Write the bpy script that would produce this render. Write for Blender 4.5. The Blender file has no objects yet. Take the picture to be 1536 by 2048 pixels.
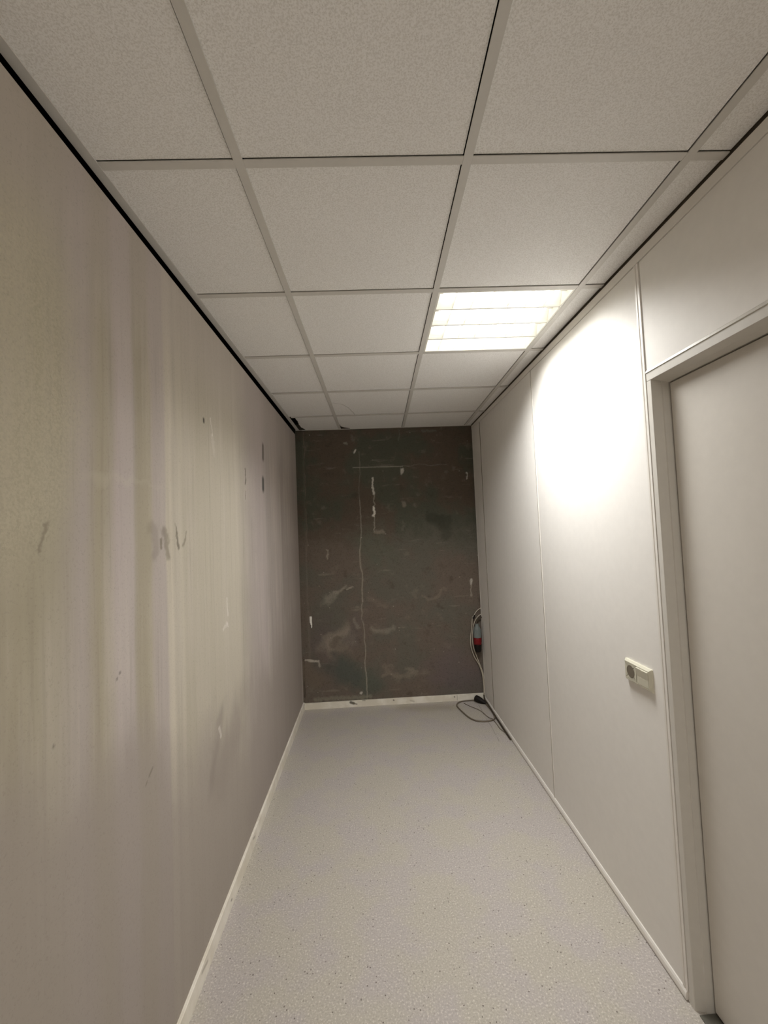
import bpy, bmesh, math, random
from mathutils import Vector, Matrix

random.seed(7)
SC = bpy.context.scene
COL = SC.collection

# ------------------------------------------------------------------ room size
XL, XR = -0.362, 1.316          # wall faces
YB, YF = 2.868, -3.10           # back wall face, wall behind the camera
H = 2.581                       # underside of the ceiling grid
WL = 2.5455                     # top of the left plaster
WT = 2.551                      # walls stop here, a dark slot runs above
PHI = -0.0167                   # the tile grid sits a little askew in the room
CP, SP = math.cos(PHI), math.sin(PHI)
BAR = 0.024
def g2r(x, y): return (CP * x - SP * y, SP * x + CP * y)

# ------------------------------------------------------------------ helpers
def lin(r, g, b):
    f = lambda c: (c / 255 / 12.92) if c <= 10.3 else ((c / 255 + 0.055) / 1.055) ** 2.4
    return (f(r), f(g), f(b), 1.0)

def obj(name, bm, mat=None, parent=None, kind=None, smooth=False):
    me = bpy.data.meshes.new(name)
    bmesh.ops.recalc_face_normals(bm, faces=bm.faces[:])
    if smooth:
        for f in bm.faces: f.smooth = True
    bm.to_mesh(me); bm.free()
    o = bpy.data.objects.new(name, me)
    COL.objects.link(o)
    if mat: me.materials.append(mat)
    if parent: o.parent = parent
    if kind: o['kind'] = kind
    if smooth:
        me.set_sharp_from_angle(angle=math.radians(38))
    return o

def struct(name, bm, mat): return obj(name, bm, mat, None, 'structure')

def empty(name, loc, label, cat, group=None, rz=0.0):
    o = bpy.data.objects.new(name, None); COL.objects.link(o)
    o.location = loc; o.rotation_euler = (0, 0, rz); o.empty_display_size = 0.05
    o['label'] = label; o['category'] = cat
    if group: o['group'] = group
    return o

def tag(o, label, cat, group=None):
    o['label'] = label; o['category'] = cat
    if group: o['group'] = group
    return o

def box(bm, a, b, bev=0.0):
    vs = [bm.verts.new((x, y, z)) for x in (a[0], b[0]) for y in (a[1], b[1]) for z in (a[2], b[2])]
    q = [(0, 1, 3, 2), (4, 6, 7, 5), (0, 4, 5, 1), (2, 3, 7, 6), (0, 2, 6, 4), (1, 5, 7, 3)]
    fs = [bm.faces.new([vs[i] for i in k]) for k in q]
    if bev:
        es = list({e for f in fs for e in f.edges})
        bmesh.ops.bevel(bm, geom=es, offset=bev, segments=2, profile=0.5, affect='EDGES')
    return bm

def BOX(a, b, bev=0.0): return box(bmesh.new(), a, b, bev)

def prism(bm, pts, z0, z1):
    lo = [bm.verts.new((x, y, z0)) for x, y in pts]; hi = [bm.verts.new((x, y, z1)) for x, y in pts]
    n = len(pts); bm.faces.new(lo[::-1]); bm.faces.new(hi)
    for i in range(n): bm.faces.new((lo[i], lo[(i + 1) % n], hi[(i + 1) % n], hi[i]))
    return bm

def extrude_profile(bm, prof, y0, y1, cap=True):
    """prof: (x, z) ring, swept along y"""
    a = [bm.verts.new((x, y0, z)) for x, z in prof]; b = [bm.verts.new((x, y1, z)) for x, z in prof]
    n = len(prof)
    for i in range(n): bm.faces.new((a[i], a[(i + 1) % n], b[(i + 1) % n], b[i]))
    if cap: bm.faces.new(a[::-1]); bm.faces.new(b)
    return bm

def smooth_path(pts, n=8):
    P = [Vector(p) for p in pts]; out = []
    for i in range(len(P) - 1):
        p0, p1, p2, p3 = P[max(i - 1, 0)], P[i], P[i + 1], P[min(i + 2, len(P) - 1)]
        for k in range(n):
            t = k / n
            out.append(0.5 * ((2 * p1) + (p2 - p0) * t + (2 * p0 - 5 * p1 + 4 * p2 - p3) * t * t + (3 * p1 - p0 - 3 * p2 + p3) * t ** 3))
    out.append(P[-1]); return out

def tube(bm, pts, r, seg=10, n=8, radii=None):
    P = smooth_path(pts, n) if n else [Vector(p) for p in pts]
    rings = []; up = Vector((0.13, 0.31, 0.94)).normalized()
    T0 = None
    for i, p in enumerate(P):
        t = (P[min(i + 1, len(P) - 1)] - P[max(i - 1, 0)]).normalized()
        if T0 is None: u = t.orthogonal().normalized()
        else: u = (u - t * u.dot(t)).normalized()
        T0 = t; v = t.cross(u)
        rr = r if radii is None else radii(i / (len(P) - 1))
        rings.append([bm.verts.new(p + (u * math.cos(a) + v * math.sin(a)) * rr) for a in [2 * math.pi * k / seg for k in range(seg)]])
    for a, b in zip(rings, rings[1:]):
        for k in range(seg): bm.faces.new((a[k], a[(k + 1) % seg], b[(k + 1) % seg], b[k]))
    bm.faces.new(rings[0][::-1]); bm.faces.new(rings[-1])
    return bm

def lathe(bm, prof, M, seg=28):
    """prof: (radius, height) list, turned about local z, placed by matrix M"""
    rings = []
    for r, h in prof:
        if r < 1e-6: rings.append([bm.verts.new(M @ Vector((0, 0, h)))])
        else: rings.append([bm.verts.new(M @ Vector((r * math.cos(2 * math.pi * k / seg), r * math.sin(2 * math.pi * k / seg), h))) for k in range(seg)])
    for a, b in zip(rings, rings[1:]):
        if len(a) == 1 and len(b) == 1: continue
        for k in range(seg):
            k2 = (k + 1) % seg
            if len(a) == 1: bm.faces.new((a[0], b[k2], b[k]))
            elif len(b) == 1: bm.faces.new((a[k], a[k2], b[0]))
            else: bm.faces.new((a[k], a[k2], b[k2], b[k]))
    for ring in (rings[0], rings[-1]):
        if len(ring) > 1:
            try: bm.faces.new(ring)
            except ValueError: pass
    return bm

# ------------------------------------------------------------------ material helpers
class NT:
    def __init__(s, name, rough=0.6, spec=0.3):
        s.m = bpy.data.materials.new(name); s.m.use_nodes = True
        s.t = s.m.node_tree; s.b = s.t.nodes['Principled BSDF']
        s.b.inputs['Roughness'].default_value = rough
        s.b.inputs['Specular IOR Level'].default_value = spec
        tc = s.t.nodes.new('ShaderNodeTexCoord'); s.P = tc.outputs['Object']
    def L(s, a, b): s.t.links.new(a, b)
    def val(s, sock, v):
        if hasattr(v, 'is_linked') or isinstance(v, bpy.types.NodeSocket): s.L(v, sock)
        else: sock.default_value = v
    def math(s, op, a, b=0.0, c=None, clamp=False):
        n = s.t.nodes.new('ShaderNodeMath'); n.operation = op; n.use_clamp = clamp
        s.val(n.inputs[0], a); s.val(n.inputs[1], b)
        if c is not None: s.val(n.inputs[2], c)
        return n.outputs[0]
    def vec(s, op, a, b=None, scale=None):
        n = s.t.nodes.new('ShaderNodeVectorMath'); n.operation = op
        s.val(n.inputs[0], a)
        if b is not None: s.val(n.inputs[1], b)
        if scale is not None: s.val(n.inputs['Scale'], scale)
        return n.outputs['Value'] if op in ('DOT_PRODUCT', 'LENGTH', 'DISTANCE') else n.outputs['Vector']
    def noise(s, P, scale, detail=3.0, rough=0.55, stretch=None, color=False, dist=0.0):
        if stretch: P = s.vec('MULTIPLY', P, stretch)
        n = s.t.nodes.new('ShaderNodeTexNoise'); s.L(P, n.inputs['Vector'])
        n.inputs['Scale'].default_value = scale; n.inputs['Detail'].default_value = detail
        n.inputs['Roughness'].default_value = rough; n.inputs['Distortion'].default_value = dist
        return n.outputs['Color' if color else 'Fac']
    def mrange(s, v, a, b, c=0.0, d=1.0, smooth=True):
        n = s.t.nodes.new('ShaderNodeMapRange'); n.interpolation_type = 'SMOOTHSTEP' if smooth else 'LINEAR'
        s.val(n.inputs['Value'], v)
        for k, x in (('From Min', a), ('From Max', b), ('To Min', c), ('To Max', d)): n.inputs[k].default_value = x
        return n.outputs['Result']
    def mix(s, f, a, b, mode='MIX'):
        n = s.t.nodes.new('ShaderNodeMix'); n.data_type = 'RGBA'; n.blend_type = mode
        s.val(n.inputs[0], f); s.val(n.inputs[6], a); s.val(n.inputs[7], b)
        return n.outputs[2]
    def ramp(s, f, stops, interp='LINEAR'):
        n = s.t.nodes.new('ShaderNodeValToRGB'); s.L(f, n.inputs[0]); cr = n.color_ramp; cr.interpolation = interp
        while len(cr.elements) < len(stops): cr.elements.new(0.5)
        for e, (p, c) in zip(cr.elements, stops): e.position = p; e.color = c
        return n.outputs['Color']
    def sep(s, P):
        n = s.t.nodes.new('ShaderNodeSeparateXYZ'); s.L(P, n.inputs[0]); return n.outputs
    def stroke(s, P, a, b, w, soft=0.6):
        """mask of a stroke from a to b of half-width w (in the object's own metres)"""
        a = Vector(a); b = Vector(b); ba = b - a; l2 = max(ba.length_squared, 1e-9)
        pa = s.vec('SUBTRACT', P, tuple(a))
        h = s.math('MULTIPLY', s.vec('DOT_PRODUCT', pa, tuple(ba)), 1 / l2, clamp=True)
        d = s.vec('LENGTH', s.vec('SUBTRACT', pa, s.vec('SCALE', tuple(ba), scale=h)))
        return s.mrange(d, w * (1 - soft), w * (1 + soft), 1.0, 0.0)
    def attr(s, name, out):
        n = s.t.nodes.new('ShaderNodeAttribute'); n.attribute_name = name; return n.outputs[out]
    def ragged(s, amp, scale, P=None):
        c = s.noise(s.P, scale, 3, color=True)
        off = s.vec('SCALE', s.vec('SUBTRACT', c, (0.5, 0.5, 0.5)), scale=amp)
        return s.vec('ADD', P or s.P, off)
    def bump(s, h, strength=0.2, dist=0.002):
        n = s.t.nodes.new('ShaderNodeBump'); n.inputs['Strength'].default_value = strength
        n.inputs['Distance'].default_value = dist; s.L(h, n.inputs['Height']); s.L(n.outputs[0], s.b.inputs['Normal'])
    def color(s, c): s.val(s.b.inputs['Base Color'], c); return s.m

def plain(name, c, rough=0.5, spec=0.3, grain=0.04, gscale=60):
    m = NT(name, rough, spec)
    n = m.noise(m.P, gscale, 4)
    k = m.mrange(n, 0.3, 0.7, 1 - grain, 1 + grain, smooth=False)
    return m.color(m.vec('SCALE', c[:3], scale=k))

# --- tile: white mineral fibre, fine speckle
def tile_material():
    m = NT('mineral_tile', 0.9, 0.1)
    n = m.noise(m.P, 260, 2, 0.6); n2 = m.noise(m.P, 700, 2, 0.6)
    c = m.mix(m.mrange(n, 0.34, 0.60), lin(231, 229, 225), lin(250, 249, 247))
    c = m.mix(m.mrange(n2, 0.36, 0.27), c, lin(150, 142, 128))
    R = m.ragged(0.012, 25)
    crk = None
    pts = [(0.066, 2.06), (0.137, 2.106), (0.178, 2.20), (0.208, 2.329), (0.225, 2.419)]
    for a, b in zip(pts, pts[1:]):
        k = m.stroke(R, (a[0], a[1], H + .004), (b[0], b[1], H + .004), 0.0035)
        crk = k if crk is None else m.math('MAXIMUM', crk, k)
    c = m.mix(m.math('MULTIPLY', crk, 0.35), c, lin(110, 102, 88))
    m.bump(n, 0.12, 0.0015)
    return m.color(c)

# --- floor: pale speckled sheet vinyl
def floor_material():
    m = NT('speckled_vinyl', 0.5, 0.28)
    big = m.noise(m.P, 4.5, 3, 0.5)
    base = m.mix(m.mrange(big, 0.42, 0.60), lin(180, 174, 163), lin(178, 171, 167))
    n = m.noise(m.P, 150, 3, 0.65); n2 = m.noise(m.P, 330, 2, 0.6)
    base = m.mix(m.mrange(n, 0.52, 0.70, 0, 0.75), base, lin(222, 217, 208))
    base = m.mix(m.mrange(n, 0.45, 0.30, 0, 0.70), base, lin(149, 140, 133))
    base = m.mix(m.mrange(n2, 0.38, 0.28, 0, 0.55), base, lin(132, 121, 114))
    v = m.t.nodes.new('ShaderNodeTexVoronoi'); v.inputs['Scale'].default_value = 95; m.L(m.ragged(0.004, 200), v.inputs['Vector'])
    pick = m.sep(v.outputs['Color'])[0]
    fleck = m.math('MULTIPLY', m.mrange(v.outputs['Distance'], 0.30, 0.18), m.math('GREATER_THAN', pick, 0.93))
    base = m.mix(m.math('MULTIPLY', fleck, 0.8), base, lin(92, 82, 76))
    R = m.ragged(0.02, 8)
    seam = m.stroke(R, (1.227, 2.753, 0), (1.214, 2.10, 0), 0.003)
    base = m.mix(m.math('MULTIPLY', seam, 0.5), base, lin(110, 102, 90))
    stain = m.stroke(m.ragged(0.10, 6), (0.55, 2.78, 0), (0.95, 2.75, 0), 0.07, 0.9)
    base = m.mix(m.math('MULTIPLY', stain, 0.35), base, lin(140, 128, 92))
    m.bump(n, 0.05, 0.001)
    m.val(m.b.inputs['Roughness'], m.mrange(big, 0.3, 0.7, 0.42, 0.58))
    return m.color(base)

# --- left wall: skimmed grey plaster with trowel bands, blooms and scars
def plaster_material():
    m = NT('patchy_plaster', 0.85, 0.15)
    xyz = m.sep(m.P)
    wob = m.noise(m.P, 2.2, 3, 0.5, stretch=(1, 1, 0.6))
    yy = m.math('ADD', xyz[1], m.math('MULTIPLY', m.math('SUBTRACT', wob, 0.5), 0.07))
    t = m.mrange(yy, -0.5, 3.0, 0, 1, smooth=False)
    G = lin(186, 177, 162); LV = lin(189, 180, 168); OL = lin(180, 172, 146); LT = lin(203, 196, 174)
    def at(y): return (y + 0.5) / 3.5
    stops = [(-0.5, lin(176, 167, 152)), (-0.22, OL), (-0.12, lin(180, 173, 148)), (-0.03, LV), (0.03, OL), (0.07, lin(184, 176, 156)),
             (0.10, lin(198, 188, 178)), (0.17, lin(196, 187, 176)), (0.19, lin(178, 170, 147)), (0.27, lin(180, 172, 148)), (0.285, LV), (0.36, LV),
             (0.375, LT), (0.40, lin(212, 204, 182)), (0.425, lin(188, 181, 160)), (0.48, LT), (0.50, lin(190, 183, 161)), (0.90, lin(196, 189, 168)),
             (1.10, lin(200, 193, 172)), (1.18, lin(186, 179, 160)), (1.35, lin(184, 175, 163)), (1.6, lin(192, 182, 172)), (1.75, lin(178, 169, 157)),
             (2.05, lin(188, 178, 166)), (2.12, lin(172, 163, 150)), (2.5, lin(184, 174, 161)), (2.9, lin(170, 160, 146))]
    c = m.ramp(t, [(at(y), k) for y, k in stops])
    # vertical trowel streaks, long along z
    st = m.noise(m.P, 13, 4, 0.6, stretch=(1, 1, 0.05)); st2 = m.noise(m.P, 48, 3, 0.6, stretch=(1, 1, 0.03))
    patch = m.noise(m.P, 1.6, 4, 0.55)
    fade = m.mrange(patch, 0.34, 0.62)
    c = m.mix(m.math('MULTIPLY', m.mrange(st, 0.40, 0.66), m.math('MULTIPLY', fade, 0.34)), c, lin(216, 208, 192))
    c = m.mix(m.math('MULTIPLY', m.mrange(st2, 0.52, 0.72), m.math('MULTIPLY', fade, 0.22)), c, lin(212, 204, 184))
    c = m.mix(m.mrange(st2, 0.46, 0.28, 0, 0.20), c, lin(146, 137, 118))
    # the bare grey lower coat shows with an uneven upper edge
    edge = m.math('ADD', xyz[2], m.math('MULTIPLY', m.math('SUBTRACT', m.noise(m.P, 2.3, 4, 0.6, stretch=(1, 1, 0.45)), 0.5), 0.95))
    edge = m.math('SUBTRACT', edge, m.mrange(xyz[1], 0.5, -0.3, 0.0, 0.42))
    low = m.mrange(edge, 1.02, 0.62)
    c = m.mix(m.math('MULTIPLY', low, 0.82), c, lin(170, 161, 148))
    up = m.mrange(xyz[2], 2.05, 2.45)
    c = m.mix(m.math('MULTIPLY', up, 0.60), c, lin(194, 185, 172))  # colour lightened towards the top to offset the lamp's cutoff shade
    # olive bloom at the near end, rough with small blisters
    Rg = m.ragged(0.22, 3)
    bl = m.stroke(Rg, (XL, -0.27, 1.72), (XL, -0.20, 2.12), 0.16, 0.6)
    blist = m.noise(m.P, 150, 3, 0.6)
    c = m.mix(m.math('MULTIPLY', bl, m.mrange(blist, 0.36, 0.64, 0.25, 0.70)), c, lin(203, 196, 168))
    c = m.mix(m.attr('scars', 'Alpha'), c, m.attr('scars', 'Color'))
    g = m.noise(m.P, 170, 3, 0.65)
    c = m.mix(m.mrange(g, 0.30, 0.46, 0.18, 0.0), c, lin(120, 112, 98))
    h = m.math('ADD', m.math('MULTIPLY', st, 0.8), m.math('ADD', m.math('MULTIPLY', g, 0.25), m.math('MULTIPLY', m.math('MULTIPLY', bl, blist), 0.6)))
    m.bump(h, 0.22, 0.004)
    c = m.vec('MULTIPLY', c, (0.885, 0.878, 0.945))
    return m.color(c)

# --- back wall: dark bare wall, brown and green, with scuffs, drips and a crack
def backwall_material():
    m = NT('dark_bare_wall', 0.8, 0.2)
    n = m.noise(m.P, 2.6, 5, 0.55); n2 = m.noise(m.P, 9, 5, 0.6); g = m.noise(m.P, 110, 3, 0.6)
    c = m.mix(m.mrange(n, 0.42, 0.60), lin(99, 88, 77), lin(93, 88, 77))
    xyz = m.sep(m.P)
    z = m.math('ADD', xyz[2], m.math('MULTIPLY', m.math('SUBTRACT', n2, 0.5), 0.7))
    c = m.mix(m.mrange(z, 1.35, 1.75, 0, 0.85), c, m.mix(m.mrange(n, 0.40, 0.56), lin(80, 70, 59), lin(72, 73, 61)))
    c = m.mix(m.mrange(n2, 0.56, 0.76, 0, 0.35), c, lin(128, 117, 103))
    c = m.mix(m.mrange(n2, 0.42, 0.28, 0, 0.40), c, lin(62, 54, 45))
    hz = m.noise(m.P, 14, 4, 0.6, stretch=(0.25, 1, 1.6))
    c = m.mix(m.mrange(hz, 0.60, 0.76, 0, 0.40), c, lin(138, 127, 113))
    c = m.mix(m.attr('scars', 'Alpha'), c, m.attr('scars', 'Color'))
    v = m.t.nodes.new('ShaderNodeTexVoronoi'); v.inputs['Scale'].default_value = 22; m.L(m.P, v.inputs['Vector'])
    dots = m.math('MULTIPLY', m.mrange(v.outputs['Distance'], 0.12, 0.07), m.math('GREATER_THAN', m.sep(v.outputs['Color'])[0], 0.92))
    c = m.mix(m.math('MULTIPLY', dots, 0.55), c, lin(168, 158, 144))
    c = m.mix(m.mrange(g, 0.32, 0.5, 0.3, 0.0), c, lin(52, 46, 38))
    m.bump(m.math('ADD', m.math('MULTIPLY', n2, 0.6), m.math('MULTIPLY', g, 0.3)), 0.25, 0.004)
    c = m.vec('MULTIPLY', c, (1.24, 1.27, 1.34))
    return m.color(c)

def baseboard_material(spots):
    m = NT('painted_board', 0.45, 0.35)
    n = m.noise(m.P, 9, 4); c = m.mix(m.mrange(n, 0.35, 0.65), lin(224, 217, 202), lin(240, 235, 224))
    for a, b, w, col, k in spots:
        c = m.mix(m.math('MULTIPLY', m.stroke(m.ragged(0.006, 60), a, b, w), k), c, col)
    return m.color(c)

# ------------------------------------------------------------------ scars of the bare walls, kept as a colour layer on a fine wall skin
import numpy as np
class Skin:
    """a wall face of small quads; mark() lays a ragged stroke of colour on it"""
    def __init__(s, u0, u1, v0, v1, step, seed):
        s.nu, s.nv = int(round((u1 - u0) / step)) + 1, int(round((v1 - v0) / step)) + 1
        s.U, s.V = np.meshgrid(np.linspace(u0, u1, s.nu), np.linspace(v0, v1, s.nv), indexing='ij')
        s.C = np.zeros((s.nu, s.nv, 3)); s.A = np.zeros((s.nu, s.nv)); s.rng = np.random.default_rng(seed); s.cache = {}
    def vn(s, scale):
        t = s.rng.random((97, 97)); x, y = s.U * scale + 40, s.V * scale + 40
        xi, yi = np.floor(x).astype(int), np.floor(y).astype(int); fx, fy = x - xi, y - yi
        fx, fy = fx * fx * (3 - 2 * fx), fy * fy * (3 - 2 * fy)
        g = lambda a, b: t[a % 97, b % 97]
        return (g(xi, yi) * (1 - fx) + g(xi + 1, yi) * fx) * (1 - fy) + (g(xi, yi + 1) * (1 - fx) + g(xi + 1, yi + 1) * fx) * fy - .5
    def offs(s, rag):
        if rag not in s.cache:
            amp, sc = rag
            s.cache[rag] = [amp * sum(s.vn(sc * 2 ** k) * .55 ** k for k in range(4)) for _ in (0, 1)]
        return s.cache[rag]
    def mark(s, a, b, w, col, k, rag=(0.018, 28), soft=0.6):
        ou, ov = s.offs(rag) if rag else (0, 0)
        pu, pv = s.U + ou - a[0], s.V + ov - a[1]; bu, bv = b[0] - a[0], b[1] - a[1]
        h = np.clip((pu * bu + pv * bv) / max(bu * bu + bv * bv, 1e-9), 0, 1)
        d = np.hypot(pu - bu * h, pv - bv * h)
        t = np.clip((w * (1 + soft) - d) / (2 * w * soft), 0, 1); al = t * t * (3 - 2 * t) * k
        na = al + s.A * (1 - al)
        s.C = (np.array(col[:3]) * al[..., None] + s.C * (s.A * (1 - al))[..., None]) / np.maximum(na, 1e-6)[..., None]; s.A = na
    def mesh(s, name, place, body, mat):
        """place: (u, v) -> xyz of the skin; body: two corners of the wall behind it"""
        n = s.nu * s.nv; co = np.zeros((n + 8, 3), np.float32); co[:n] = place(s.U.ravel(), s.V.ravel())
        co[n:] = [(x, y, z) for x in (body[0][0], body[1][0]) for y in (body[0][1], body[1][1]) for z in (body[0][2], body[1][2])]
        i = (np.arange(s.nu - 1)[:, None] * s.nv + np.arange(s.nv - 1)[None]).ravel()
        q = np.concatenate([np.stack([i, i + s.nv, i + s.nv + 1, i + 1], 1),
                            n + np.array([(0, 1, 3, 2), (4, 6, 7, 5), (0, 4, 5, 1), (2, 3, 7, 6), (0, 2, 6, 4), (1, 5, 7, 3)])])
        me = bpy.data.meshes.new(name); me.vertices.add(len(co)); me.vertices.foreach_set('co', co.ravel())
        me.loops.add(q.size); me.loops.foreach_set('vertex_index', q.ravel().astype(np.int32))
        me.polygons.add(len(q)); me.polygons.foreach_set('loop_start', (np.arange(len(q)) * 4).astype(np.int32))
        me.update(calc_edges=True)
        at = me.color_attributes.new('scars', 'FLOAT_COLOR', 'POINT'); rgba = np.zeros((len(co), 4), np.float32)
        rgba[:n, :3] = s.C.reshape(-1, 3); rgba[:n, 3] = s.A.ravel(); at.data.foreach_set('color', rgba.ravel())
        me.materials.append(mat); o = bpy.data.objects.new(name, me); COL.objects.link(o); o['kind'] = 'structure'; return o
RAW = None
def left_scars(S):
    R, R2 = (0.018, 28), (0.05, 9)
    DK = lin(70, 66, 58); WH = lin(232, 226, 212); MD = lin(138, 130, 112)
    S.mark((0.80, 0.60), (1.15, 0.80), 0.10, lin(150, 140, 128), 0.30, R2, 0.9)
    S.mark((0.70, 0.62), (0.82, 0.86), 0.035, lin(150, 141, 128), 0.45, R2, 0.9)
    S.mark((-0.04, 1.775), (0.45, 1.790), 0.008, lin(208, 202, 180), 0.16, R, 0.95)
    S.mark((0.10, 1.778), (0.16, 1.780), 0.012, lin(212, 206, 186), 0.22, R, 0.95); S.mark((0.01, 1.765), (0.06, 1.768), 0.010, lin(206, 199, 174), 0.2, R, 0.95)
    S.mark((0.701, 2.104), (0.701, 2.096), 0.008, DK, 0.9, RAW)
    S.mark((0.782, 2.13), (0.789, 2.06), 0.006, WH, 0.8)
    S.mark((0.789, 2.06), (0.808, 1.985), 0.014, WH, 0.30)
    S.mark((1.661, 2.187), (1.655, 2.110), 0.020, lin(92, 86, 76), 0.85, RAW, 0.8)
    S.mark((1.640, 1.965), (1.637, 1.909), 0.022, lin(62, 66, 60), 0.9, RAW, 0.8)
    S.mark((1.70, 2.20), (1.69, 1.65), 0.014, lin(190, 182, 170), 0.45)
    S.mark((1.259, 1.976), (1.263, 1.90), 0.007, lin(98, 91, 78), 0.8)
    S.mark((1.258, 1.845), (1.255, 1.812), 0.006, lin(120, 112, 97), 0.7)
    S.mark((0.929, 1.327), (0.937, 1.255), 0.007, WH, 0.6)
    S.mark((0.925, 1.215), (0.874, 1.198), 0.008, WH, 0.45)
    S.mark((0.91, 1.225), (0.935, 1.198), 0.007, WH, 0.45)
    S.mark((-0.150, 1.655), (-0.163, 1.600), 0.005, lin(128, 120, 102), 0.5)
    S.mark((0.332, 1.615), (0.330, 1.585), 0.007, MD, 0.8)
    S.mark((0.434, 1.650), (0.456, 1.575), 0.006, lin(120, 112, 95), 0.75)
    S.mark((0.515, 1.632), (0.488, 1.585), 0.006, MD, 0.6)
    S.mark((0.295, 1.642), (0.32, 1.560), 0.022, MD, 0.35, R2)
    S.mark((0.355, 1.64), (0.375, 1.55), 0.014, MD, 0.6)
    S.mark((0.258, 0.930), (0.240, 0.918), 0.0035, lin(120, 112, 98), 0.6, RAW, 0.9); S.mark((0.228, 0.908), (0.222, 0.903), 0.003, lin(120, 112, 98), 0.5, RAW, 0.9)
    S.mark((0.104, 1.263), (0.104, 1.262), 0.0035, DK, 0.7, RAW, 0.9)
    S.mark((0.091, 1.252), (0.091, 1.251), 0.0035, DK, 0.6, RAW, 0.9)
    S.mark((-0.128, 1.190), (-0.127, 1.188), 0.003, DK, 0.55, RAW, 0.9)
    S.mark((0.80, 0.80), (0.82, 0.747), 0.008, WH, 0.5)
    S.mark((2.86, 0.40), (2.86, 0.10), 0.05, lin(196, 188, 174), 0.6)
def back_scars(S):
    R, R2, R3 = (0.02, 20), (0.12, 7), (0.03, 5)
    GR = lin(150, 141, 126); WH = lin(206, 199, 184); GN = lin(80, 84, 73); DK = lin(52, 46, 38); TAN = lin(126, 114, 100)
    S.mark((-0.289, 0.47), (-0.286, 2.56), 0.006, lin(112, 101, 88), 0.5, R3); S.mark((-0.352, 0.1), (-0.354, 2.56), 0.007, DK, 0.7, R3); S.mark((-0.318, 0.46), (-0.318, 2.5), 0.006, lin(100, 89, 76), 0.3, R3)
    S.mark((0.05, 0.30), (0.25, 0.22), 0.12, GN, 0.7, R2); S.mark((-0.13, 0.36), (0.02, 0.28), 0.12, lin(74, 76, 70), 0.6, R2)
    S.mark((0.95, 0.30), (1.15, 0.20), 0.16, lin(98, 86, 86), 0.55, R2, 0.9); S.mark((-0.18, 0.60), (-0.17, 0.72), 0.10, lin(94, 82, 78), 0.45, R2)
    S.mark((0.30, 1.50), (0.34, 1.40), 0.16, lin(86, 90, 76), 0.5, R2)
    S.mark((-0.05, 0.58), (0.02, 0.66), 0.10, lin(132, 121, 107), 0.75, R2); S.mark((-0.02, 0.55), (0.0, 0.62), 0.045, lin(92, 82, 70), 0.7, R2)
    S.mark((-0.10, 0.70), (0.0, 0.76), 0.05, lin(126, 115, 101), 0.5, R2)
    S.mark((0.228, 2.36), (0.220, 1.905), 0.0045, lin(112, 106, 92), 0.7, R3); S.mark((0.220, 1.905), (0.216, 1.434), 0.005, GR, 0.55, R3)
    S.mark((0.216, 1.434), (0.222, 0.969), 0.006, GR, 0.55, R3); S.mark((0.222, 0.969), (0.218, 0.52), 0.006, GR, 0.45, R3); S.mark((0.218, 0.509), (0.215, 0.076), 0.005, GR, 0.6, R3)
    S.mark((0.170, 2.214), (0.640, 2.209), 0.0045, lin(140, 134, 120), 0.8, RAW); S.mark((0.640, 2.209), (1.061, 2.217), 0.0045, lin(120, 112, 98), 0.45, R3)
    S.mark((0.350, 2.104), (0.354, 1.947), 0.008, WH, 0.70); S.mark((0.354, 1.947), (0.352, 1.80), 0.006, GR, 0.6); S.mark((0.349, 1.835), (0.350, 1.75), 0.0095, WH, 0.85); S.mark((0.35, 1.75), (0.352, 1.60), 0.005, GR, 0.6)
    S.mark((0.633, 2.18), (0.633, 2.145), 0.015, WH, 0.6); S.mark((0.195, 2.371), (0.188, 2.36), 0.009, WH, 0.75); S.mark((0.10, 2.447), (0.125, 2.445), 0.010, GR, 0.5)
    S.mark((0.37, 1.597), (0.43, 1.592), 0.018, TAN, 0.75); S.mark((0.638, 1.855), (0.642, 1.835), 0.02, TAN, 0.7)
    S.mark((0.90, 1.70), (1.03, 1.69), 0.05, lin(58, 58, 48), 0.6, R2); S.mark((0.92, 1.68), (1.01, 1.55), 0.06, lin(60, 60, 50), 0.5, R2)
    S.mark((1.246, 2.135), (1.248, 2.071), 0.006, WH, 0.6); S.mark((1.240, 1.105), (1.241, 1.08), 0.012, WH, 0.6); S.mark((1.241, 1.08), (1.236, 0.955), 0.006, GR, 0.6)
    S.mark((-0.13, 1.00), (-0.06, 1.03), 0.035, GR, 0.40, (0.06, 14), 0.9); S.mark((-0.02, 1.05), (0.06, 1.09), 0.014, GR, 0.45, (0.04, 18), 0.9); S.mark((0.07, 1.078), (0.12, 1.092), 0.008, GR, 0.6)
    S.mark((0.29, 0.678), (0.49, 0.684), 0.022, GR, 0.35, (0.05, 14), 0.95); S.mark((0.127, 0.80), (0.165, 0.715), 0.013, GR, 0.5); S.mark((0.16, 0.77), (0.10, 0.60), 0.06, lin(98, 88, 82), 0.45, R2)
    S.mark((-0.335, 0.445), (-0.215, 0.432), 0.010, lin(176, 166, 150), 0.85); S.mark((-0.214, 0.43), (-0.211, 0.385), 0.012, lin(150, 140, 126), 0.7)
    S.mark((-0.34, 0.36), (-0.25, 0.25), 0.07, lin(104, 92, 78), 0.7)
    S.mark((-0.096, 1.45), (-0.094, 1.375), 0.009, GR, 0.6); S.mark((0.846, 2.545), (0.965, 2.535), 0.012, lin(110, 108, 94), 0.5)
    S.mark((0.168, 2.53), (0.175, 2.47), 0.008, lin(104, 96, 84), 0.5); S.mark((0.616, 2.56), (0.612, 2.46), 0.006, lin(98, 100, 86), 0.6)
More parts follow.
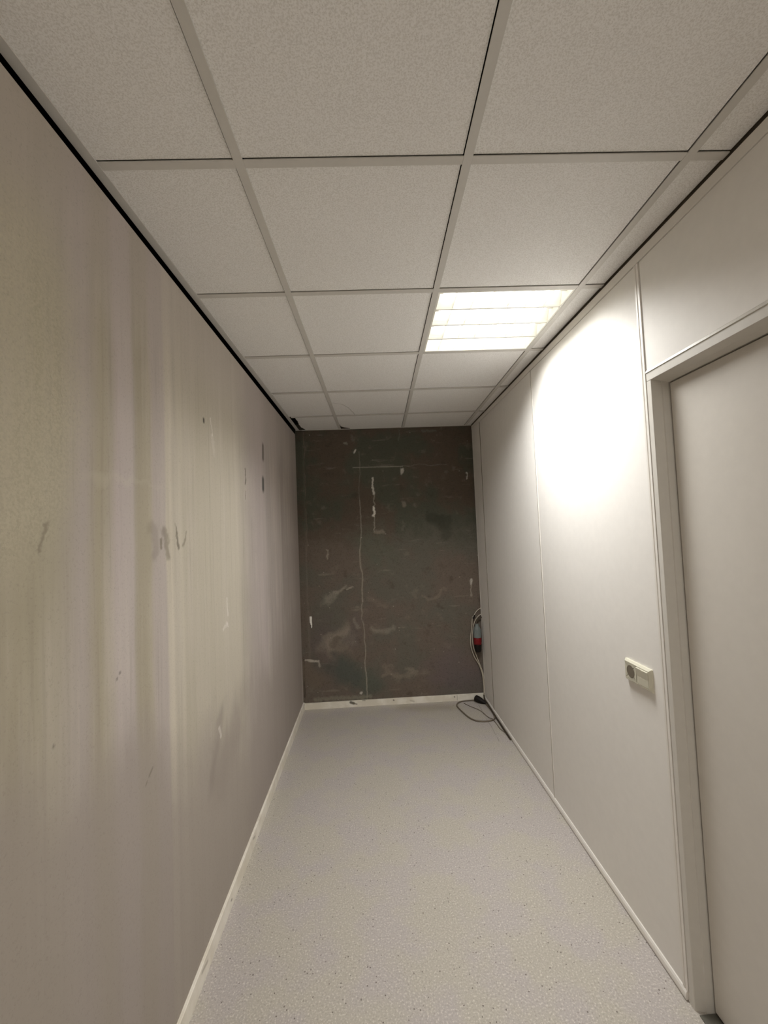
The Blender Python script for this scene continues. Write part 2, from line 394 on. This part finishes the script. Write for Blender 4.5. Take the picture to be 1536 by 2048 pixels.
    S.mark((-0.25, 0.085), (0.25, 0.080), 0.018, lin(128, 122, 106), 0.6); S.mark((0.42, 0.29), (0.60, 0.265), 0.025, lin(124, 112, 98), 0.5, R2)
    S.mark((0.62, 0.30), (0.66, 0.27), 0.03, lin(130, 118, 104), 0.5, R2); S.mark((0.17, 0.12), (0.175, 0.115), 0.010, WH, 0.6)
    S.mark((0.80, 0.98), (0.95, 1.00), 0.02, lin(124, 112, 98), 0.4, R2); S.mark((0.30, 1.0), (0.42, 0.95), 0.03, lin(120, 108, 95), 0.35, R2)

M_tile = tile_material()
M_floor = floor_material()
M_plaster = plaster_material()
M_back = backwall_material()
M_bar = plain('grid_enamel', lin(214, 211, 205), 0.45, 0.35, 0.02)
M_panel = plain('panel_laminate', lin(237, 234, 229), 0.5, 0.25, 0.015, 30)
M_strip = plain('panel_trim', lin(232, 228, 221), 0.32, 0.5, 0.015, 30)
M_frame = plain('frame_enamel', lin(208, 204, 196), 0.38, 0.45, 0.02, 30)
M_door = plain('door_laminate', lin(210, 205, 197), 0.45, 0.35, 0.015, 30)
M_void = plain('shade_black_void', lin(26, 22, 17), 0.95, 0.05)  # near-black colour stands in for the shade inside the slots and voids
M_thresh = plain('threshold_metal', lin(96, 94, 86), 0.45, 0.4)
M_bead = plain('joint_bead', lin(128, 120, 106), 0.7, 0.1)
M_slot = plain('slot_backing', lin(150, 140, 122), 0.8, 0.1)
M_gasket = plain('dark_gasket', lin(58, 50, 38), 0.8, 0.1)
M_plug_white = plain('ivory_plastic', lin(208, 204, 186), 0.28, 0.5, 0.01)
M_dark_hole = plain('socket_shadow_plastic', lin(120, 112, 98), 0.5, 0.3)
M_pin = plain('contact_metal', lin(120, 110, 90), 0.4, 0.5)
M_screw = plain('screw_metal', lin(110, 104, 94), 0.4, 0.5)
M_black = plain('black_rubber', lin(24, 18, 15), 0.6, 0.3)
M_cable_pale = plain('pale_cable', lin(196, 188, 172), 0.5, 0.3)
M_cable_grey = plain('grey_cable', lin(112, 102, 88), 0.55, 0.3)
M_cable_dark = plain('dark_cable', lin(70, 61, 50), 0.6, 0.3)
M_conn_grey = plain('blue_grey_plastic', lin(116, 123, 121), 0.4, 0.4)
M_conn_red = plain('red_plastic', lin(118, 14, 21), 0.4, 0.4)
M_white = plain('white_enamel', lin(240, 238, 230), 0.4, 0.4, 0.01)

# ------------------------------------------------------------------ setting: floor, walls
struct('floor', BOX((XL - 0.25, YF - 0.1, -0.12), (XR + 0.35, YB + 0.12, 0.0)), M_floor)

S = Skin(-2.00, YB, 0.0, WL, 0.004, 3); left_scars(S)
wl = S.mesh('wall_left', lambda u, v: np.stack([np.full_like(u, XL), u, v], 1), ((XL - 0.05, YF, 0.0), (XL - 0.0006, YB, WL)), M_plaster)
obj('void_lining', BOX((XL - 0.25, YF, 0.0), (XL - 0.10, YB, 3.0)), M_void, wl)

S = Skin(XL, XR + 0.03, 0.0, 2.64, 0.004, 5); back_scars(S)
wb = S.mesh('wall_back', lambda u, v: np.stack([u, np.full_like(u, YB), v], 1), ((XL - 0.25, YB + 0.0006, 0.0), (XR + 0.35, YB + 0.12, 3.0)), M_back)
# shallow raised edge running up the left side of the back wall
bm = bmesh.new()
prism(bm, [(XL, YB), (XL, YB - 0.006), (-0.318, YB - 0.010), (-0.300, YB - 0.010), (-0.288, YB)], 0.46, 2.58)
eb = obj('edge_band', bm, M_back, wb)
ca = eb.data.color_attributes.new('scars', 'FLOAT_COLOR', 'POINT')
for e in ca.data: e.color = (0, 0, 0, 0)

wf = struct('wall_front', BOX((XL - 0.25, YF - 0.12, 0.0), (XR + 0.35, YF, 3.0)), M_panel)

# right wall: laminate partition with cover strips, a rail on top and a door opening
DY1, DY0 = 0.342, -0.588           # clear opening of the frame
FY1, FY0 = 0.3645, -0.6105         # outer edges of the frame
ZT = 2.1385                        # top of the frame head
J1, J2, J3, JE = 0.3655, 1.378, 2.565, 2.846
T = 0.05
wr = bpy.data.objects.new('wall_right', None); COL.objects.link(wr); wr['kind'] = 'structure'; wr.empty_display_size = 0.1
g = 0.0012
spans = [(J1, J2 - 0.003), (J2 + 0.003, J3 - 0.003), (J3 + 0.003, JE)]
for a, b in spans: obj('wall_panel', BOX((XR, a, 0.0), (XR + T, b, 2.5345)), M_panel, wr)
obj('wall_panel', BOX((XR, FY0, ZT + 0.001), (XR + T, J1 - 2 * g, 2.5345)), M_panel, wr)
obj('wall_panel', BOX((XR, YF, 0.0), (XR + T, FY0 - g, 2.5345)), M_panel, wr)
obj('top_rail', BOX((XR - 0.004, YF, 2.536), (XR + .018, JE, 2.5705), 0.0012), M_strip, wr)
# two-ribbed cover strip beside the door
bm = bmesh.new()
prism(bm, [(XR + .002, J1 + g), (XR - .004, J1 + g), (XR - .004, J1 + .0115), (XR - .0015, J1 + .0130), (XR - .0015, J1 + .0150),
           (XR - .004, J1 + .0165), (XR - .004, J1 + .0245), (XR - .001, J1 + .0275), (XR + .002, J1 + .0275)], 0.033, 2.5345)
obj('cover_strip', bm, M_strip, wr)
bm = bmesh.new()
prism(bm, [(XR + .004, J2 - .0026), (XR - .0018, J2 - .0026), (XR - .0022, J2 + .0016), (XR + .004, J2 + .0026)], 0.0, 2.5345)
obj('cover_strip', bm, M_strip, wr)
# thin edge profile at the free end by the back wall
obj('edge_profile', BOX((XR - 0.0015, JE, 0.0), (XR + T, JE + 0.0015, WT)), M_strip, wr)
obj('slot_lining', BOX((XR + 0.019, YF, 2.545), (XR + 0.040, JE, 2.66)), M_slot, wr)
obj('joint_gasket', BOX((XR - 0.003, J3 - 0.0028, 0.0), (XR + T, J3 + 0.0028, 2.5345), 0.0008), M_bead, wr)
obj('joint_gasket', BOX((XR - 0.0034, J2 + 0.0018, 0.0), (XR + T, J2 + 0.0029, 2.5345)), M_bead, wr)
obj('joint_gasket', BOX((XR + 0.003, J1 - 2 * g, 0.0), (XR + T - .002, J1, 2.5345)), M_gasket, wr)
obj('void_lining', BOX((XR + 0.17, YF, 0.0), (XR + 0.33, YB, 3.0)), M_void, wr)

# ------------------------------------------------------------------ skirtings
sb = [((XL + .011, 0.55, .05), (XL + .011, 0.60, .04), .006, lin(140, 130, 112), .5), ((XL + .011, 1.2, .05), (XL + .011, 1.23, .04), .006, lin(120, 112, 98), .5),
      ((XL + .011, 0.86, .035), (XL + .011, 0.87, .03), .005, lin(120, 112, 98), .7)]
bm = bmesh.new()
extrude_profile(bm, [(XL, 0), (XL + .011, 0), (XL + .011, .066), (XL + .009, .068), (XL, .0685)], YF, YB - .0115)
struct('baseboard_left', bm, baseboard_material(sb))
yb = YB - .011
sbb = [((0.070, yb, .045), (0.095, yb, .035), .012, lin(84, 76, 64), .9), ((0.095, yb, .033), (0.125, yb, .026), .005, lin(110, 102, 88), .8),
       ((0.463, yb, .043), (0.466, yb, .041), .006, lin(90, 82, 68), .8), ((1.030, yb, .040), (1.032, yb, .038), .006, lin(80, 72, 60), .8),
       ((1.055, yb, .052), (1.055, yb, .008), .003, lin(150, 142, 126), .6), ((0.62, yb, .03), (0.65, yb, .02), .008, lin(190, 182, 164), .6), ((0.18, yb, .056), (0.20, yb, .054), .006, lin(130, 122, 106), .6)]
struct('baseboard_back', BOX((XL, yb, 0), (XR + .03, YB, .058), 0.0015), baseboard_material(sbb))
bm = bmesh.new()
extrude_profile(bm, [(XR, 0.004), (XR - .009, 0.004), (XR - .010, .012), (XR - .008, .024), (XR - .004, .031), (XR, .032)], J1 + .006, 2.835)
struct('baseboard_right', bm, M_strip)

# ------------------------------------------------------------------ door
door = bpy.data.objects.new('door_1', None); COL.objects.link(door); door['kind'] = 'structure'; door.location = (XR, (DY0 + DY1) / 2, 0); door.empty_display_size = 0.1
DX = door.location.copy()
def dobj(name, bm, mat, parent=door):
    bm.transform(Matrix.Translation(-DX)); return obj(name, bm, mat, parent)
zi = 2.098
bm = bmesh.new()       # jamb by the socket: face, tapered reveal, stop
prof = [(XR + .09, FY1), (XR - .002, FY1), (XR - .002, DY1 + .0015), (XR, DY1), (XR + .030, 0.336), (XR + .032, 0.333), (XR + .050, 0.3295), (XR + .090, 0.3295)]
prism(bm, prof, 0.0, zi - 0.001)
dobj('door_jamb', bm, M_frame)
bm = bmesh.new()
prism(bm, [(x, DY0 + DY1 - y) for x, y in prof][::-1], 0.0, zi - 0.001)
dobj('door_jamb', bm, M_frame)
bm = bmesh.new()       # head with a lighter bevelled drip lip along its top
extrude_profile(bm, [(XR + .09, ZT), (XR - .001, ZT), (XR - .005, 2.1285), (XR - .002, 2.1275), (XR - .002, zi + .0015), (XR, zi), (XR + .030, 2.0905), (XR + .050, 2.083), (XR + .09, 2.083)], FY0, FY1)
dobj('door_head', bm, M_frame)
leaf = dobj('door_leaf', BOX((XR + .053, DY0 + .017, .012), (XR + .093, 0.325, 2.0785), .0015), M_door)
dobj('door_gasket', BOX((XR + .062, 0.3245, .004), (XR + .09, 0.3305, 2.084)), M_gasket)
struct('trim_1', BOX((XR + .002, DY0 + .014, 0.0), (XR + .13, 0.328, .0035)), M_thresh)

# ------------------------------------------------------------------ suspended ceiling
def clip(poly, nx, ny, d):       # keep nx*x + ny*y <= d
    out = []
    for i in range(len(poly)):
        a, b = poly[i], poly[(i + 1) % len(poly)]
        fa, fb = nx * a[0] + ny * a[1] - d, nx * b[0] + ny * b[1] - d
        if fa <= 0: out.append(a)
        if fa * fb < 0:
            t = fa / (fa - fb); out.append((a[0] + (b[0] - a[0]) * t, a[1] + (b[1] - a[1]) * t))
    return out
XC, YC = 1.3145, YB - 0.003
GX0 = -0.3535                    # inner edge of the left wall angle, in grid metres
cols = [(GX0 - .008, 0.0), (BAR, 0.6), (0.6 + BAR, 1.2), (1.2 + BAR, 1.45)]
rows = [(0.6 * k + BAR, 0.6 * k + 0.6) for k in range(-6, 5)]
gap, tuck = 0.0026, 0.008
bm = bmesh.new()
REAR_CELL = (2, 2)
LIGHT = (2, 7)                   # the cell with the lamp: third column, y 0.6 to 1.2
for i, (x0, x1) in enumerate(cols):
    for j, (y0, y1) in enumerate(rows):
        if (i, j) in (LIGHT, REAR_CELL): continue
        a, b, c_, d = x0 - tuck, x1 - gap, y0 - tuck, y1 - gap
        z0 = H + .0045
        poly = [(a, c_), (b, c_), (b, d), (a, d)]
        if j == len(rows) - 1:
            d = 2.92
            poly = [(a, c_), (b, c_), (b, d), (a, d)]
            if i == 0:           # broken edge along the wall angle
                poly = [(-0.322, c_), (b, c_), (b, d), (-0.30, d), (-0.305, 2.868), (-0.325, 2.78), (-0.334, 2.755), (-0.3325, 2.68), (-0.336, 2.655), (-0.3285, 2.61),
                        (-0.3305, 2.585), (-0.322, 2.555), (-0.327, 2.50), (-0.326, 2.46)]
            if i == 1:           # broken corner
                poly = [(a, c_), (b, c_), (b, d), (0.112, d), (0.108, 2.85), (0.082, 2.828), (0.060, 2.812), (0.045, 2.795), (0.030, 2.770), (0.026, 2.70), (a, 2.66)]
        if j == 0: poly = [(x, max(y, -3.3)) for x, y in poly]
        P = [g2r(x, y) for x, y in poly]
        for nrm in ((1, 0, XC), (0, 1, YC), (0, -1, -YF)): P = clip(P, *nrm)
        if len(P) > 2: prism(bm, P, z0, z0 + .015)
ceil = struct('ceiling', bm, M_tile)
# grid: three main bars, cross bars, angles on the wall side
def gbar(bm, x0, x1, y0, y1, z0=H, z1=H + .0035):
    P = [g2r(x0, y0), g2r(x1, y0), g2r(x1, y1), g2r(x0, y1)]
    for nrm in ((1, 0, XC), (0, 1, YC), (0, -1, -YF)): P = clip(P, *nrm)
    if len(P) > 2: prism(bm, P, z0, z1)
for x in (0.0, 0.6, 1.2):
    bm = bmesh.new(); gbar(bm, x, x + BAR, -3.3, 3.0); gbar(bm, x + .011, x + .013, -3.3, 3.0, H + .0035, H + .035)
    obj('main_bar', bm, M_bar, ceil)
for k in range(-5, 5):
    for (a, b) in ((GX0, -.0004), (BAR + .0004, .6 - .0004), (.6 + BAR + .0004, 1.2 - .0004), (1.2 + BAR + .0004, 1.45)):
        bm = bmesh.new(); gbar(bm, a, b, .6 * k, .6 * k + BAR, H + .0003); gbar(bm, a, b, .6 * k + .011, .6 * k + .013, H + .0035, H + .030)
        obj('cross_bar', bm, M_bar, ceil)
bm = bmesh.new()
fo = lambda y: -.3715 + .0078 * y
fi = lambda y: -.3455 + .0085 * y
y0, y1 = YF, YB - .001
prism(bm, [(fo(y0), y0), (fi(y0), y0), (fi(y1), y1), (fo(y1), y1)], H - .0006, H + .003)
prism(bm, [(fo(y0), y0), (fo(y0) + .0015, y0), (fo(y1) + .0015, y1), (fo(y1), y1)], H + .003, H + .026)
obj('wall_angle', bm, M_bar, ceil)
bm = BOX((XL + .004, YB - .010, H - .0008), (XC, YB - .0004, H + .003))
obj('wall_angle', bm, M_bar, ceil)
obj('roof_slab', BOX((XL - .25, YF - .12, 3.0), (XR + .35, YB + .12, 3.1)), M_void, ceil)

# ------------------------------------------------------------------ ceiling lamp (four tubes behind a white louvre)
LX0, LX1, LY0, LY1 = 0.6 + BAR, 1.2, 0.6 + BAR, 1.2
cx, cy = (LX0 + LX1) / 2, (LY0 + LY1) / 2
rc = g2r(cx, cy)
lamp = empty('ceiling_light', (rc[0], rc[1], H), 'square lit fluorescent louvre lamp set into the tiled ceiling by the right wall', 'ceiling light', rz=PHI)
hx, hy = (LX1 - LX0) / 2 - .0008, (LY1 - LY0) / 2 - .0008
def box_ring(bm, ox, oy, w, z0, z1):
    box(bm, (-ox, -oy, z0), (ox, -oy + w, z1)); box(bm, (-ox, oy - w, z0), (ox, oy, z1))
    box(bm, (-ox, -oy + w, z0), (-ox + w, oy - w, z1)); box(bm, (ox - w, -oy + w, z0), (ox, oy - w, z1))
bm = bmesh.new(); box_ring(bm, hx, hy, .003, .006, .085); box(bm, (-hx, -hy, .085), (hx, hy, .088))
obj('housing', bm, M_white, lamp)
bm = bmesh.new(); box_ring(bm, hx, hy, .0075, .001, .006)
obj('lamp_frame', bm, M_white, lamp)
def emis():
    m = NT('lit_tube'); m.b.inputs['Base Color'].default_value = (1, 1, 1, 1)
    m.b.inputs['Emission Color'].default_value = (1.0, 0.995, 0.975, 1); m.b.inputs['Emission Strength'].default_value = TUBE
    return m.m
TUBE = 6.5; MAIN = 21.5; SPREAD = 142; REAR = 18.0; REAR_Y = -2.088
M_tube = emis()
pitch = 2 * hy / 4
def mx(y, z, x0, x1, r, seg=16):
    b = bmesh.new(); tube(b, [(x0, y, z), (x1, y, z)], r, seg, 0); return b
for k in range(4):
    y = -hy + pitch * (k + .5); z = .050
    tb = obj('lamp_tube', mx(y, z, -hx + .034, hx - .034, .013), M_tube, lamp, smooth=True)
    for s in (-1, 1):
        xa, xb = sorted((s * (hx - .034), s * (hx - .004)))
        obj('lamp_holder', mx(y, z, xa, xb, .0135), M_white, tb, smooth=True)
for k in range(3):
    y = -hy + pitch * (k + 1)
    b = bmesh.new()
    pr = [(y - .0045, .0035), (y + .0045, .0035), (y + .008, .018), (y + .020, .046), (y + .034, .070), (y - .034, .070), (y - .020, .046), (y - .008, .018)]
    a1 = [b.verts.new((-hx + .004, yy, zz)) for yy, zz in pr]; a2 = [b.verts.new((hx - .004, yy, zz)) for yy, zz in pr]
    n = len(pr)
    for i in range(n): b.faces.new((a1[i], a1[(i + 1) % n], a2[(i + 1) % n], a2[i]))
    b.faces.new(a1); b.faces.new(a2[::-1])
    obj('reflector', b, M_white, lamp)
for k in range(1, 7):
    x = -hx + 2 * hx * k / 7
    b = bmesh.new()
    for q in range(4):
        y0, y1 = -hy + pitch * q + (.004 if q == 0 else .006), -hy + pitch * (q + 1) - (.004 if q == 3 else .006)
        box(b, (x - .0007, y0, .006), (x + .0007, y1, .030))
    obj('louvre_blade', b, M_white, lamp)

# the light the louvre throws: downwards, cut off at about sixty degrees
ml = bpy.data.lights.new('louvre_light', 'AREA'); ml.shape = 'RECTANGLE'; ml.size = 0.45; ml.size_y = 0.55
ml.energy = MAIN; ml.color = (1.0, 0.995, 0.975); ml.spread = math.radians(SPREAD)
mo = bpy.data.objects.new('louvre_light', ml); COL.objects.link(mo); mo.parent = lamp; mo.location = (0, 0, .0008)

# added fill light behind the viewer, lifts the near walls, door and ceiling
rear = bpy.data.lights.new('rear_fill', 'AREA'); rear.shape = 'SQUARE'; rear.size = 0.55
rear.energy = REAR; rear.color = (1.0, 0.97, 0.92)
ro = bpy.data.objects.new('rear_fill', rear); COL.objects.link(ro)
rp = g2r(0.912, REAR_Y); ro.location = (rp[0], rp[1], H + .020); ro.rotation_euler = (0, 0, PHI)

bm = bmesh.new(); box_ring(bm, .287, .287, .003, .004, .085); box(bm, (-.287, -.287, .085), (.287, .287, .088))
bm.transform(Matrix.Translation((rp[0], rp[1], H)) @ Matrix.Rotation(PHI, 4, 'Z'))
obj('fill_tray', bm, M_white, ceil)  # unseen tray added around the rear fill light

# ------------------------------------------------------------------ wall socket with rocker on the partition
SY, SZ = 0.5165, 1.0245
sock = empty('wall_socket', (XR, SY, SZ), 'ivory double plate with round socket and rocker on pale panel beside the door', 'socket')
def sobj(name, bm, mat, parent=sock, smooth=False): return obj(name, bm, mat, parent, smooth=smooth)
hw, hh, dp = .0765, .041, .0135
bm = bmesh.new()             # bevelled plate
ring = lambda x, w, h: [bm.verts.new((x, sy * w, sz * h)) for sy, sz in ((-1, -1), (1, -1), (1, 1), (-1, 1))]
rs = [ring(0, hw, hh), ring(-.006, hw, hh), ring(-dp, hw - .006, hh - .0075), ring(-dp, hw - .0085, hh - .0105), ring(-dp + .004, hw - .0085, hh - .0105)]
for a, b in zip(rs, rs[1:]):
    for k in range(4): bm.faces.new((a[k], a[(k + 1) % 4], b[(k + 1) % 4], b[k]))
bm.faces.new(rs[0]); bm.faces.new(rs[-1])
sobj('plate_frame', bm, M_plug_white)
yc = .0355                   # socket centre, on the side away from the door
RX = Matrix.Translation((-dp - .0005, yc, 0)) @ Matrix.Rotation(-math.pi / 2, 4, 'Y')
bm = bmesh.new()
lathe(bm, [(.0240, .0), (.0215, .0005), (.0200, -.002), (.0195, -.0125), (0, -.0125)], RX, 36)
well = sobj('socket_well', bm, M_dark_hole, smooth=True)
bm = bmesh.new()             # square face around the well
outer = [bm.verts.new((-dp - .0002, yc + a * .0335, b * .0298)) for a, b in ((-1, -1), (1, -1), (1, 1), (-1, 1))]
N = 36; inner = [bm.verts.new((-dp - .0002, yc + .0215 * math.cos(2 * math.pi * k / N), .0215 * math.sin(2 * math.pi * k / N))) for k in range(N)]
for q in range(4):
    def ang(v): return math.atan2(v.co.z, v.co.y - yc) % (2 * math.pi)
    a0, a1 = ang(outer[q]), ang(outer[(q + 1) % 4])
    if a1 < a0: a1 += 2 * math.pi
    sel = sorted([v for v in inner], key=lambda v: (ang(v) - a0) % (2 * math.pi)); sel = [v for v in sel if (ang(v) - a0) % (2 * math.pi) <= (a1 - a0) + 1e-6]
    for u, v in zip(sel, sel[1:]): bm.faces.new((outer[q], u, v))
    bm.faces.new((outer[q], sel[-1], outer[(q + 1) % 4]))
bmesh.ops.remove_doubles(bm, verts=bm.verts[:], dist=1e-6)
sobj('socket_face', bm, M_plug_white)
for s in (-1, 1):
    bm = bmesh.new(); lathe(bm, [(.0026, 0), (.0026, .0015), (0, .0015)], Matrix.Translation((-dp + .0115, yc + s * .0095, 0)) @ Matrix.Rotation(-math.pi / 2, 4, 'Y'), 12)
    obj('contact_hole', bm, M_black, well)
    obj('earth_clip', BOX((-dp + .001, yc - .002, s * .0185 - .0009), (-dp + .0115, yc + .002, s * .0185 + .0009)), M_pin, well)
bm = bmesh.new()             # rocker, its upper half standing proud
y0, y1 = -.0675, -.0020
pts = [(-dp + .003, -.0295), (-dp - .0005, -.0295), (-dp - .0010, -.001), (-dp - .0050, .0280), (-dp - .0040, .0295), (-dp + .003, .0295)]
a = [bm.verts.new((x, y0, z)) for x, z in pts]; b = [bm.verts.new((x, y1, z)) for x, z in pts]
for i in range(len(pts)): bm.faces.new((a[i], a[(i + 1) % len(pts)], b[(i + 1) % len(pts)], b[i]))
bm.faces.new(a[::-1]); bm.faces.new(b)
sobj('rocker', bm, M_plug_white)

# ------------------------------------------------------------------ corner: connector and cables
YW = 2.842
def cable(name, pts, r, mat, label, cat='cable', group=None, n=8):
    bm = bmesh.new(); tube(bm, pts, r, 10, n); o = obj(name, bm, mat, smooth=True)
    return tag(o, label, cat, group)
# industrial connector hanging by the panel edge
con = empty('industrial_connector', (1.262, 2.812, 0.52), 'grey and red round power connector hanging at the back corner by the panel edge', 'connector')
def Cz(z, dx=0, dy=0): return Matrix.Translation((dx, dy, z))
bm = bmesh.new(); lathe(bm, [(.012, .190), (.015, .188), (.018, .172), (.029, .150), (.033, .138), (.0335, .082), (.0345, .078), (.0345, .066), (.030, .064)], Cz(0), 28)
body = obj('connector_body', bm, M_conn_grey, con, smooth=True)
bm = bmesh.new()
for k in range(10):
    a = 2 * math.pi * k / 10
    box(bm, (.0335 * math.cos(a) - .002, .0335 * math.sin(a) - .002, .088), (.0335 * math.cos(a) + .002, .0335 * math.sin(a) + .002, .134))
obj('grip_rib', bm, M_conn_grey, body)
bm = bmesh.new(); lathe(bm, [(.034, .064), (.0355, .060), (.0355, .012), (.034, .004), (.031, .002)], Cz(0), 28)
red = obj('red_collar', bm, M_conn_red, con, smooth=True)
bm = bmesh.new(); box(bm, (-.030, -.043, .014), (.006, -.033, .058), .003)
obj('hinge_lug', bm, M_conn_red, red)
bm = bmesh.new(); lathe(bm, [(.031, .002), (.031, -.010), (.029, -.055), (.024, -.066), (0, -.067)], Cz(0), 28)
obj('dark_shroud', bm, M_black, con, smooth=True)
bm = bmesh.new(); tube(bm, [(.0, .0, .188), (.0, .006, .205), (.012, .014, .226), (.034, .020, .240), (.072, .022, .246)], .0075, 10)
obj('supply_cable', bm, M_cable_dark, con, smooth=True)

A = [(1.338, .850), (1.319, .844), (1.280, .818), (1.246, .778), (1.231, .752), (1.220, .661), (1.207, .588), (1.204, .513), (1.212, .461), (1.233, .398), (1.261, .348), (1.281, .301), (1.296, .246), (1.300, .196), (1.302, .158), (1.302, .121), (1.300, .090), (1.298, .070)]
yA = [2.858 if i < 3 else (2.846 if i < 12 else 2.838 - .004 * (i - 12)) for i in range(len(A))]
cable('cable', [(x, y, z) for (x, z), y in zip(A, yA)], .0036, M_cable_pale, 'pale outer cable arching from behind the panel edge and bulging furthest left', group='cables behind the panel edge')
Bp = [(1.345, .790), (1.326, .787), (1.295, .781), (1.269, .756), (1.249, .723), (1.235, .682), (1.226, .636), (1.220, .590), (1.221, .530), (1.230, .474), (1.249, .414), (1.270, .350), (1.287, .301), (1.303, .246), (1.308, .196), (1.309, .150), (1.308, .110), (1.306, .072)]
cable('cable', [(x, (2.856 if i < 2 else 2.836 if i < 12 else 2.832), z) for i, (x, z) in enumerate(Bp)], .0034, M_cable_pale, 'pale inner cable curving tightly over the grey and red connector', group='cables behind the panel edge')
bm = bmesh.new(); tube(bm, [(1.255, 2.847, .782), (1.236, 2.843, .752)], .0085, 10, 0)
tag(obj('cable_tie', bm, M_black, smooth=True), 'small black tie round the outermost pale cable near its top', 'cable tie')

# black coupler on the floor
cpl = empty('plug_coupler', (1.225, 2.815, .030), 'black tapered rubber plug lying on the floor in the back right corner', 'plug')
d = (Vector((1.292, 2.742, .012)) - Vector((1.225, 2.815, .030))); L_ = d.length
Mq = d.to_track_quat('Z', 'Y').to_matrix().to_4x4()
bm = bmesh.new(); lathe(bm, [(.024, -.010), (.0285, -.006), (.0290, .010), (.0285, .034), (.024, .058), (.0165, .080), (.0100, .094), (.0085, L_ + .010), (.005, L_ + .012)], Mq, 24)
obj('plug_body', bm, M_black, cpl, smooth=True)
bm = bmesh.new(); lathe(bm, [(.020, -.010), (.020, -.013), (0, -.013)], Mq, 24)
face = obj('plug_face', bm, M_black, cpl, smooth=True)
loop = [(1.292, 2.742, .010), (1.296, 2.70, .007), (1.301, 2.634, .0062), (1.299, 2.53, .0062), (1.290, 2.468, .0062), (1.263, 2.428, .0062), (1.192, 2.412, .0062), (1.123, 2.435, .0062), (1.080, 2.501, .0062), (1.049, 2.612, .0062), (1.028, 2.718, .0062), (1.036, 2.775, .0062), (1.063, 2.812, .0062), (1.103, 2.832, .0062), (1.168, 2.837, .0062), (1.24, 2.838, .0062)]
cable('floor_cord', loop, .006, M_cable_grey, 'grey brown cord looped in a wide oval on the floor below the black plug', 'cord')
wire = [(1.103, 2.793, .003), (1.142, 2.722, .003), (1.192, 2.652, .003), (1.219, 2.588, .003), (1.237, 2.498, .004), (1.252, 2.448, .011), (1.259, 2.432, .0155), (1.266, 2.414, .011), (1.274, 2.372, .003), (1.276, 2.288, .003), (1.288, 2.237, .003), (1.2965, 2.205, .003)]
cable('thin_wire', wire, .003, M_cable_grey, 'thin wavy wire crossing under the looped cord towards the right wall', 'wire')
wc = [(1.301, 2.835, .050), (1.299, 2.80, .022), (1.3005, 2.739, .020), (1.3015, 2.573, .0125), (1.3005, 2.422, .010), (1.300, 2.283, .008), (1.2995, 2.212, .0062), (1.2995, 2.10, .0062)]
cable('power_cord', wc, .006, M_cable_dark, 'dark cord running along the foot of the right wall from the corner', 'cord')
# ragged white strip
bm = bmesh.new()
pts = [(-.010, .050), (-.004, .053), (.002, .050), (.009, .053), (.0105, .040), (.009, .010), (.0105, -.020), (.010, -.045), (.006, -.056), (.001, -.047), (.003, -.030), (-.003, -.022), (-.004, -.012), (-.009, -.004), (-.010, .018)]
prism(bm, pts, 0, .006); bm.transform(Matrix.Rotation(math.pi / 2, 4, 'X'))
ws = obj('wall_strip', bm, M_white); ws.location = (-.2715, YB, .790)
tag(ws, 'small ragged white upright strip on the dark back wall near its left edge', 'strip')

# ------------------------------------------------------------------ camera
cam = bpy.data.cameras.new('camera'); co = bpy.data.objects.new('camera', cam); COL.objects.link(co)
R = [[0.998260519825317, -0.04219386753793817, -0.04117781077569058], [-0.039222039872057655, 0.046176224513554784, -0.998163006666721], [0.04401779351992068, 0.9980417996416105, 0.04444097233154242]]
co.matrix_world = Matrix(((R[0][0], -R[1][0], -R[2][0], 0.3184), (R[0][1], -R[1][1], -R[2][1], -1.0462), (R[0][2], -R[1][2], -R[2][2], 1.6119), (0, 0, 0, 1)))
cam.sensor_fit = 'VERTICAL'; cam.sensor_height = 36.0; cam.sensor_width = 27.0
cam.lens = 830.7 * 36.0 / 2048
cam.shift_x = -9.45 / 2048; cam.shift_y = -1.2 / 2048
cam.clip_start = 0.02
SC.camera = co

# ------------------------------------------------------------------ world and output look
w = bpy.data.worlds.new('world'); SC.world = w; w.use_nodes = True
w.node_tree.nodes['Background'].inputs[0].default_value = (0, 0, 0, 1)
SC.view_settings.view_transform = 'Standard'; SC.view_settings.look = 'None'
SC.view_settings.gamma = 1.0; SC.view_settings.exposure = 0.0; SC.view_settings.use_curve_mapping = False
SC.cycles.max_bounces = 10; SC.cycles.diffuse_bounces = 7; SC.cycles.glossy_bounces = 3; SC.cycles.transmission_bounces = 2
SC.cycles.sample_clamp_indirect = 6.0
SC.cycles.use_denoising = True
SC.cycles.use_adaptive_sampling = True; SC.cycles.adaptive_threshold = 0.02
